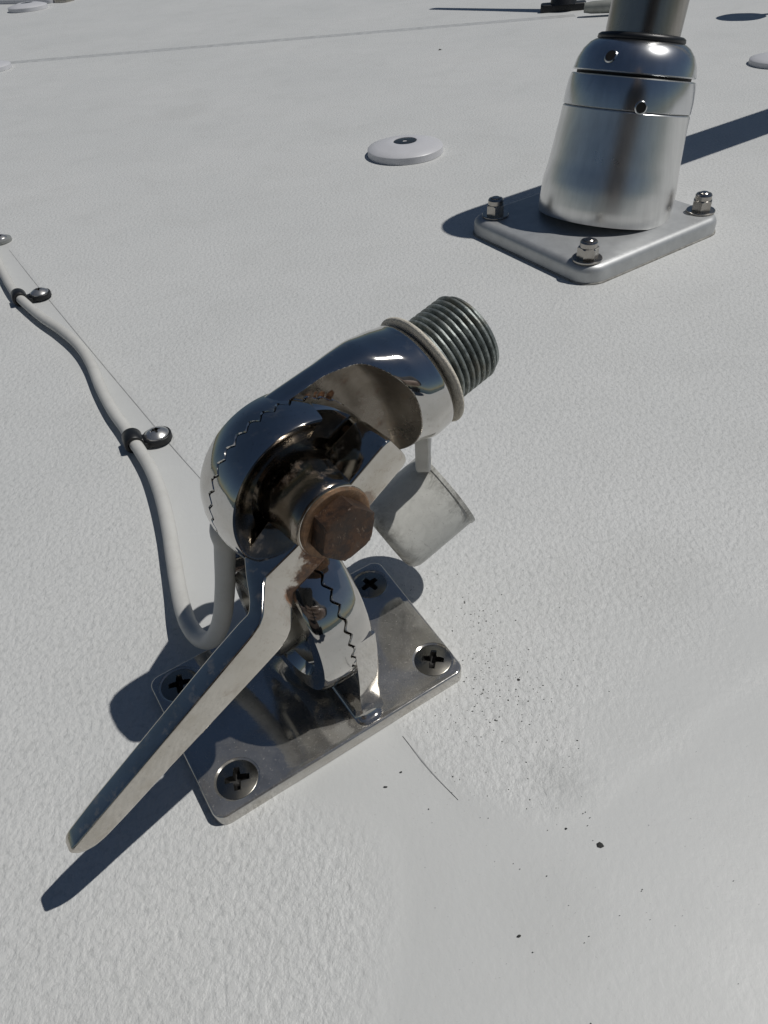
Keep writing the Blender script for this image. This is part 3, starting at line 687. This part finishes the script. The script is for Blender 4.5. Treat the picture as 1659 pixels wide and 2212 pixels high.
mk('seal_ring', lathe([(1.9, 8.62), (2.24, 8.64), (2.36, 8.76), (2.33, 8.92), (2.2, 9.0), (1.9, 9.04)], PB, PD, 96), MRUB, rail, 60)
TR = 1.99; hd_ = np.array([.86, .5, 0]); hd_ /= np.linalg.norm(hd_)
pth = [along(s) for s in np.linspace(8.5, 16.0, 5)]
P0_, P3_ = along(16.0), along(18.6)+hd_*3.0
for i in range(1, 13):
    f_ = i/12; b0, b1, b2, b3 = P0_, P0_+PD*2.0, P3_-hd_*1.8, P3_; pth.append(b0*(1-f_)**3+3*b1*f_*(1-f_)**2+3*b2*f_*f_*(1-f_)+b3*f_**3)
pth += [P3_+hd_*k_ for k_ in (4, 12, 40, 120)]
mk('tube', tube(pth, TR, 64), MTUBE, rail, 60)
# grub screw holes: raised ring, near-black disc paints the shade inside each hole
for (x, y, s_, rr_, rh) in ((912, 266, 8.0, 0, .26), (1055, 512, 6.0, 3.54, .24)):
    px_, py_ = (1650+x/1.2074)/1.8228, (y/1.2074)/1.8228
    d = ray(px_, py_); # point on the collar nearest the axis station
    best = None
    for tq in np.linspace(20, 80, 2400):
        q = C+d*tq; sq = (q-PB)@PD; rad = np.linalg.norm(q-PB-PD*sq)
        if best is None and rad < (rr_ if s_ < 7 else np.interp(sq, [7.24, 7.75, 8.2, 8.52], [3.35, 3.22, 2.98, 2.68])): best = (q, sq); break
    if best is None: continue
    q, sq = best; nrm = q-PB-PD*sq; nrm /= np.linalg.norm(nrm)
    if s_ > 7: nrm = nrm*.85+PD*.45; nrm /= np.linalg.norm(nrm)
    mk('grub_hole', lathe([(rh, .0), (rh+.01, .04), (rh+.04, .04), (rh+.09, .0)], q, nrm, 32), MCOLLAR, rail, 30)
    mk('grub_hole_dark', lathe([(0.0001, .035), (rh, .035), (rh+.01, .0)], q, nrm, 32, caps=False), MDARK, rail, 30)

# ================================================================ FAR FITTINGS
p = at(1216, 22); f_t = thing('black_fitting', p, 'black post fitting on a flat foot at the far top of the deck', 'deck fitting')
e1 = np.array([1, -.1, 0]); e1 /= np.linalg.norm(e1); e2 = np.cross(Z, e1)
ol = rpoly([(-3.3, -1.2), (3.0, -1.2), (3.3, 1.0), (-3.0, 1.2)], .4, 4); V1, F1 = slab(ol, 0, .9, .2, 3)
mk('foot', (np.array([p+e1*a[0]+e2*a[1]+Z*a[2] for a in V1]), F1), MRUB, f_t)
mk('post', tube([p+[0, 0, .5], p+[0, .5, 3], p+[-.3, 6, 14], p+[-.8, 13, 28]], [1.9, 1.4, 1.0, .8], 20), MRUB, f_t)
p = at(1716, 24); f2_t = thing('black_fitting', p, 'black ball-topped post just off the right edge, casting an oval shadow', 'deck fitting')
mk('post', join(lathe([(1.6, 0), (1.6, .8), (.5, 1.0), (.45, 9), (0.9, 9.4), (2.2, 10.6), (2.6, 12), (2.2, 13.4), (0.001, 14.6)], p, n=32)), MRUB, f2_t)
p0, p1 = at(1262, 17, 1.0), at(1345, 12, 1.0)
pipe = mk('grey_pipe', tube([p0, p0*.8+p1*.2, p1, p1+(p1-p0)*.8], [.55, .7, .8, .8], 24), MGREY, None, 60); tag(pipe, 'short grey pipe lying behind the handrail tube at the top edge', 'pipe')
h0, h1 = at(-200, 7, .4), at(108, 3, .4)
dr = (h1-h0); dr[2] = 0; dr /= np.linalg.norm(dr); pr_ = np.cross(Z, dr)
hatch = thing('hatch_rim', (h1+h0)/2*[1, 1, 0], 'white hatch rim with a steel hinge in the far top left corner', 'hatch')
ol = rpoly([(-22, 0), (np.linalg.norm(h1-h0)-22, 0), (np.linalg.norm(h1-h0)-22, 30), (-22, 30)], 1.2, 5); V1, F1 = slab(ol, 0, .8, .3, 4)
mk('rim', (np.array([h0*[1, 1, 0]+dr*(a[0]+22)+pr_*(a[1])+Z*a[2] for a in V1]), F1), MWHITE, hatch)
hp = at(133, 4, 0); V1, F1 = slab(rpoly([(-2.4, -1.2), (2.4, -1.2), (2.4, 1.6), (-2.4, 1.6)], .4, 4), 0, 1.1, .3, 3)
mk('hinge', (np.array([hp+dr*a[0]+pr_*a[1]+Z*a[2] for a in V1]), F1), MNUT, hatch)

# ================================================================ DIRT
def flake(p, r_, rnd):
    k_ = 6; V_ = []
    a0 = rnd.random()*6.28; asp = .35+rnd.random()*.65
    for j in range(k_):
        a = a0+j*2*math.pi/k_; q = r_*(.6+.6*rnd.random()); V_.append((p[0]+q*math.cos(a), p[1]+q*asp*math.sin(a), p[2]+.002))
    V_.append((p[0], p[1], p[2]+r_*.5)); return V_, [(j, (j+1) % k_, k_) for j in range(k_)]
rnd = random.Random(11); parts = []
def onpanel(x, y):
    return 0.0
def scatter(cx_, cy_, sx_, sy_, n, r0, r1):
    for _ in range(n):
        x, y = rnd.gauss(cx_, sx_), rnd.gauss(cy_, sy_)
        if not (-60 < y < 2250): continue
        p = at(x, y, 0.0)
        e = (cs[2]-cs[3]); e2_ = np.array([-e[1], e[0]])/np.linalg.norm(e)
        if (p[:2]-cs[2])@e2_ > 0 and (p[:2]-cs[2])@(cs[1]-cs[2]) > 0 and (p[:2]-cs[2])@((cs[3]-cs[2])) > 0: continue
        parts.append(flake(p, r0+(r1-r0)*rnd.random()**3, rnd))
scatter(1040, 1400, 40, 80, 260, .007, .035)
scatter(1080, 1490, 80, 70, 160, .008, .035)
scatter(1080, 1580, 110, 110, 180, .006, .026)
scatter(1200, 1850, 220, 160, 90, .005, .02)
scatter(900, 1270, 55, 28, 130, .006, .022)
scatter(1100, 1250, 90, 60, 40, .006, .018)
scatter(300, 1300, 160, 300, 16, .008, .02)
for q, r_ in (((833, 1700), .075), ((866, 1668), .035), ((1297, 1825), .085), ((1121, 2022), .05), ((1120, 1468), .055), ((950, 108), .28), ((978, 1678), .03), ((976, 1712), .03), ((1223, 1790), .04), ((560, 1420), .02)):
    parts.append(flake(at(*q), r_, rnd))
sp = mk('dirt_specks', join(*parts), MSPECK, None, None); tag(sp, 'dark specks of dirt scattered on the deck beside the mount', 'dirt', kind='stuff')
q = at(377, 1358)
chip = mk('paint_chip', flake(q, .09, rnd), MCHIP, None, None); tag(chip, 'tiny white chip lying in the shadow left of the mount', 'chip')

# ================================================================ THE PHOTOGRAPHER (out of frame, seen only mirrored in the steel)
def skinned(name, nodes, edges, mt, parent, sub=2):
    o_ = org(parent); me = bpy.data.meshes.new(name)
    me.from_pydata([tuple((np.array(n_[0], float)-o_)/100) for n_ in nodes], edges, []); ob = bpy.data.objects.new(name, me); COL.objects.link(ob)
    md = ob.modifiers.new('skin', 'SKIN'); 
    for sv, n_ in zip(me.skin_vertices[0].data, nodes): sv.radius = (n_[1]/100, (n_[2] if len(n_) > 2 else n_[1])/100)
    me.skin_vertices[0].data[0].use_root = True
    sb = ob.modifiers.new('sub', 'SUBSURF'); sb.levels = sub; sb.render_levels = sub
    bpy.context.view_layer.update(); dg_ = bpy.context.evaluated_depsgraph_get(); nm_ = bpy.data.meshes.new_from_object(ob.evaluated_get(dg_))
    ob.modifiers.clear(); ob.data = nm_; nm_.materials.clear(); nm_.materials.append(mt)
    for q in nm_.polygons: q.use_smooth = True
    ob.parent = parent; return ob
FL = -88.0
MSKIN = plain('skin', (.26, .19, .155), .5, 0, .06, 60); MSHIRT = plain('dark_shirt', (.022, .026, .035), .85, 0, .2, 60); MSHORT = plain('grey_trousers', (.05, .05, .052), .85); MHAIR = plain('hair', (.03, .022, .016), .6); MPHONE = plain('phone_black', (.01, .01, .011), .25)
per = thing('person', (6, -52, FL), 'person in a dark shirt and grey trousers leaning over the deck to take the photo', 'person')
ph_c = C-Fv*.75-Uv*5.2+Rv*2.4
hb = [((6, -50, 8), 13, 10), ((6, -50, 22), 14, 10), ((6, -46, 38), 17, 10), ((6, -42, 50), 13, 8), ((6, -37, 58), 5.5), ((6, -33, 64), 7, 8), ((6, -31, 72), 8, 9.5), ((6, -31, 79), 6, 7),
      ((-10, -42, 49), 6.5), ((-17, -38, 30), 5), ((-12, -22, 18), 4), ((-3, -9, 12), 2.6), ((0, -5.5, 11), 3.2),
      ((22, -42, 49), 6.5), ((28, -37, 30), 5), ((21, -20, 18), 4), ((10, -9, 12), 2.6), ((7, -5.5, 11.5), 3.2),
      ((-3, -51, 2), 10), ((-4, -50, -40), 7), ((-4, -53, -80), 4.5), ((-4, -46, -85), 3.5), ((15, -51, 2), 10), ((16, -50, -40), 7), ((16, -53, -80), 4.5), ((16, -46, -85), 3.5)]
eb = [(0, 1), (1, 2), (2, 3), (3, 4), (4, 5), (5, 6), (6, 7), (3, 8), (8, 9), (9, 10), (10, 11), (11, 12), (3, 13), (13, 14), (14, 15), (15, 16), (16, 17), (0, 18), (18, 19), (19, 20), (20, 21), (0, 22), (22, 23), (23, 24), (24, 25)]
skinned('body', hb, eb, MSKIN, per)
skinned('shirt', [((6, -50, 4), 14.5, 11.5), ((6, -50, 22), 15.5, 11.5), ((6, -46, 38), 18.5, 11.5), ((6, -42, 49), 15, 10), ((6, -39.5, 53), 8), ((-10, -42, 49), 8), ((-17, -38, 30), 6.2), ((22, -42, 49), 8), ((28, -37, 30), 6.2), ((-12, -22, 18), 5), ((-5, -12, 13.4), 3.6), ((21, -20, 18), 5), ((12, -12, 13.4), 3.6)], [(0, 1), (1, 2), (2, 3), (3, 4), (3, 5), (5, 6), (3, 7), (7, 8), (6, 9), (9, 10), (8, 11), (11, 12)], MSHIRT, per)
skinned('trousers', [((6, -50.5, 4), 14, 11.5), ((-3, -51, 0), 11), ((-4, -50, -40), 8.5), ((-4, -52, -78), 7), ((15, -51, 0), 11), ((16, -50, -40), 8.5), ((16, -52, -78), 7)], [(0, 1), (1, 2), (2, 3), (0, 4), (4, 5), (5, 6)], MSHORT, per)
skinned('hair', [((6, -35, 70), 8, 8), ((6, -34, 77), 8.4, 8.4), ((6, -31, 81), 6.5, 7)], [(0, 1), (1, 2)], MHAIR, per)
for hx, side in ((0, 1), (7, -1)):
    base_ = np.array([hx, -5.5, 11.2])
    for k_ in range(4):
        p0_ = base_+Rv*(-side*1.2)+Uv*(k_*1.7-2.4)-Fv*.3; p1_ = p0_+Rv*side*2.4*(.9+.1*k_)+Fv*1.2*0-Fv*.2; p2_ = p1_+Rv*side*2.0-Fv*.0
        skinned('finger', [(p0_, .85), (p1_, .78), (p2_, .65)], [(0, 1), (1, 2)], MSKIN, per, 1)
pv, pf = slab(rpoly([(-3.7, -7.5), (3.7, -7.5), (3.7, 7.5), (-3.7, 7.5)], 1.0, 5), -.4, .4, .12, 2)
phn = mk('phone', (np.array([ph_c+Rv*a[0]+Uv*a[1]+Fv*a[2] for a in pv]), pf), MPHONE, None, 40); tag(phn, 'black phone held over the deck by the photographer', 'phone')
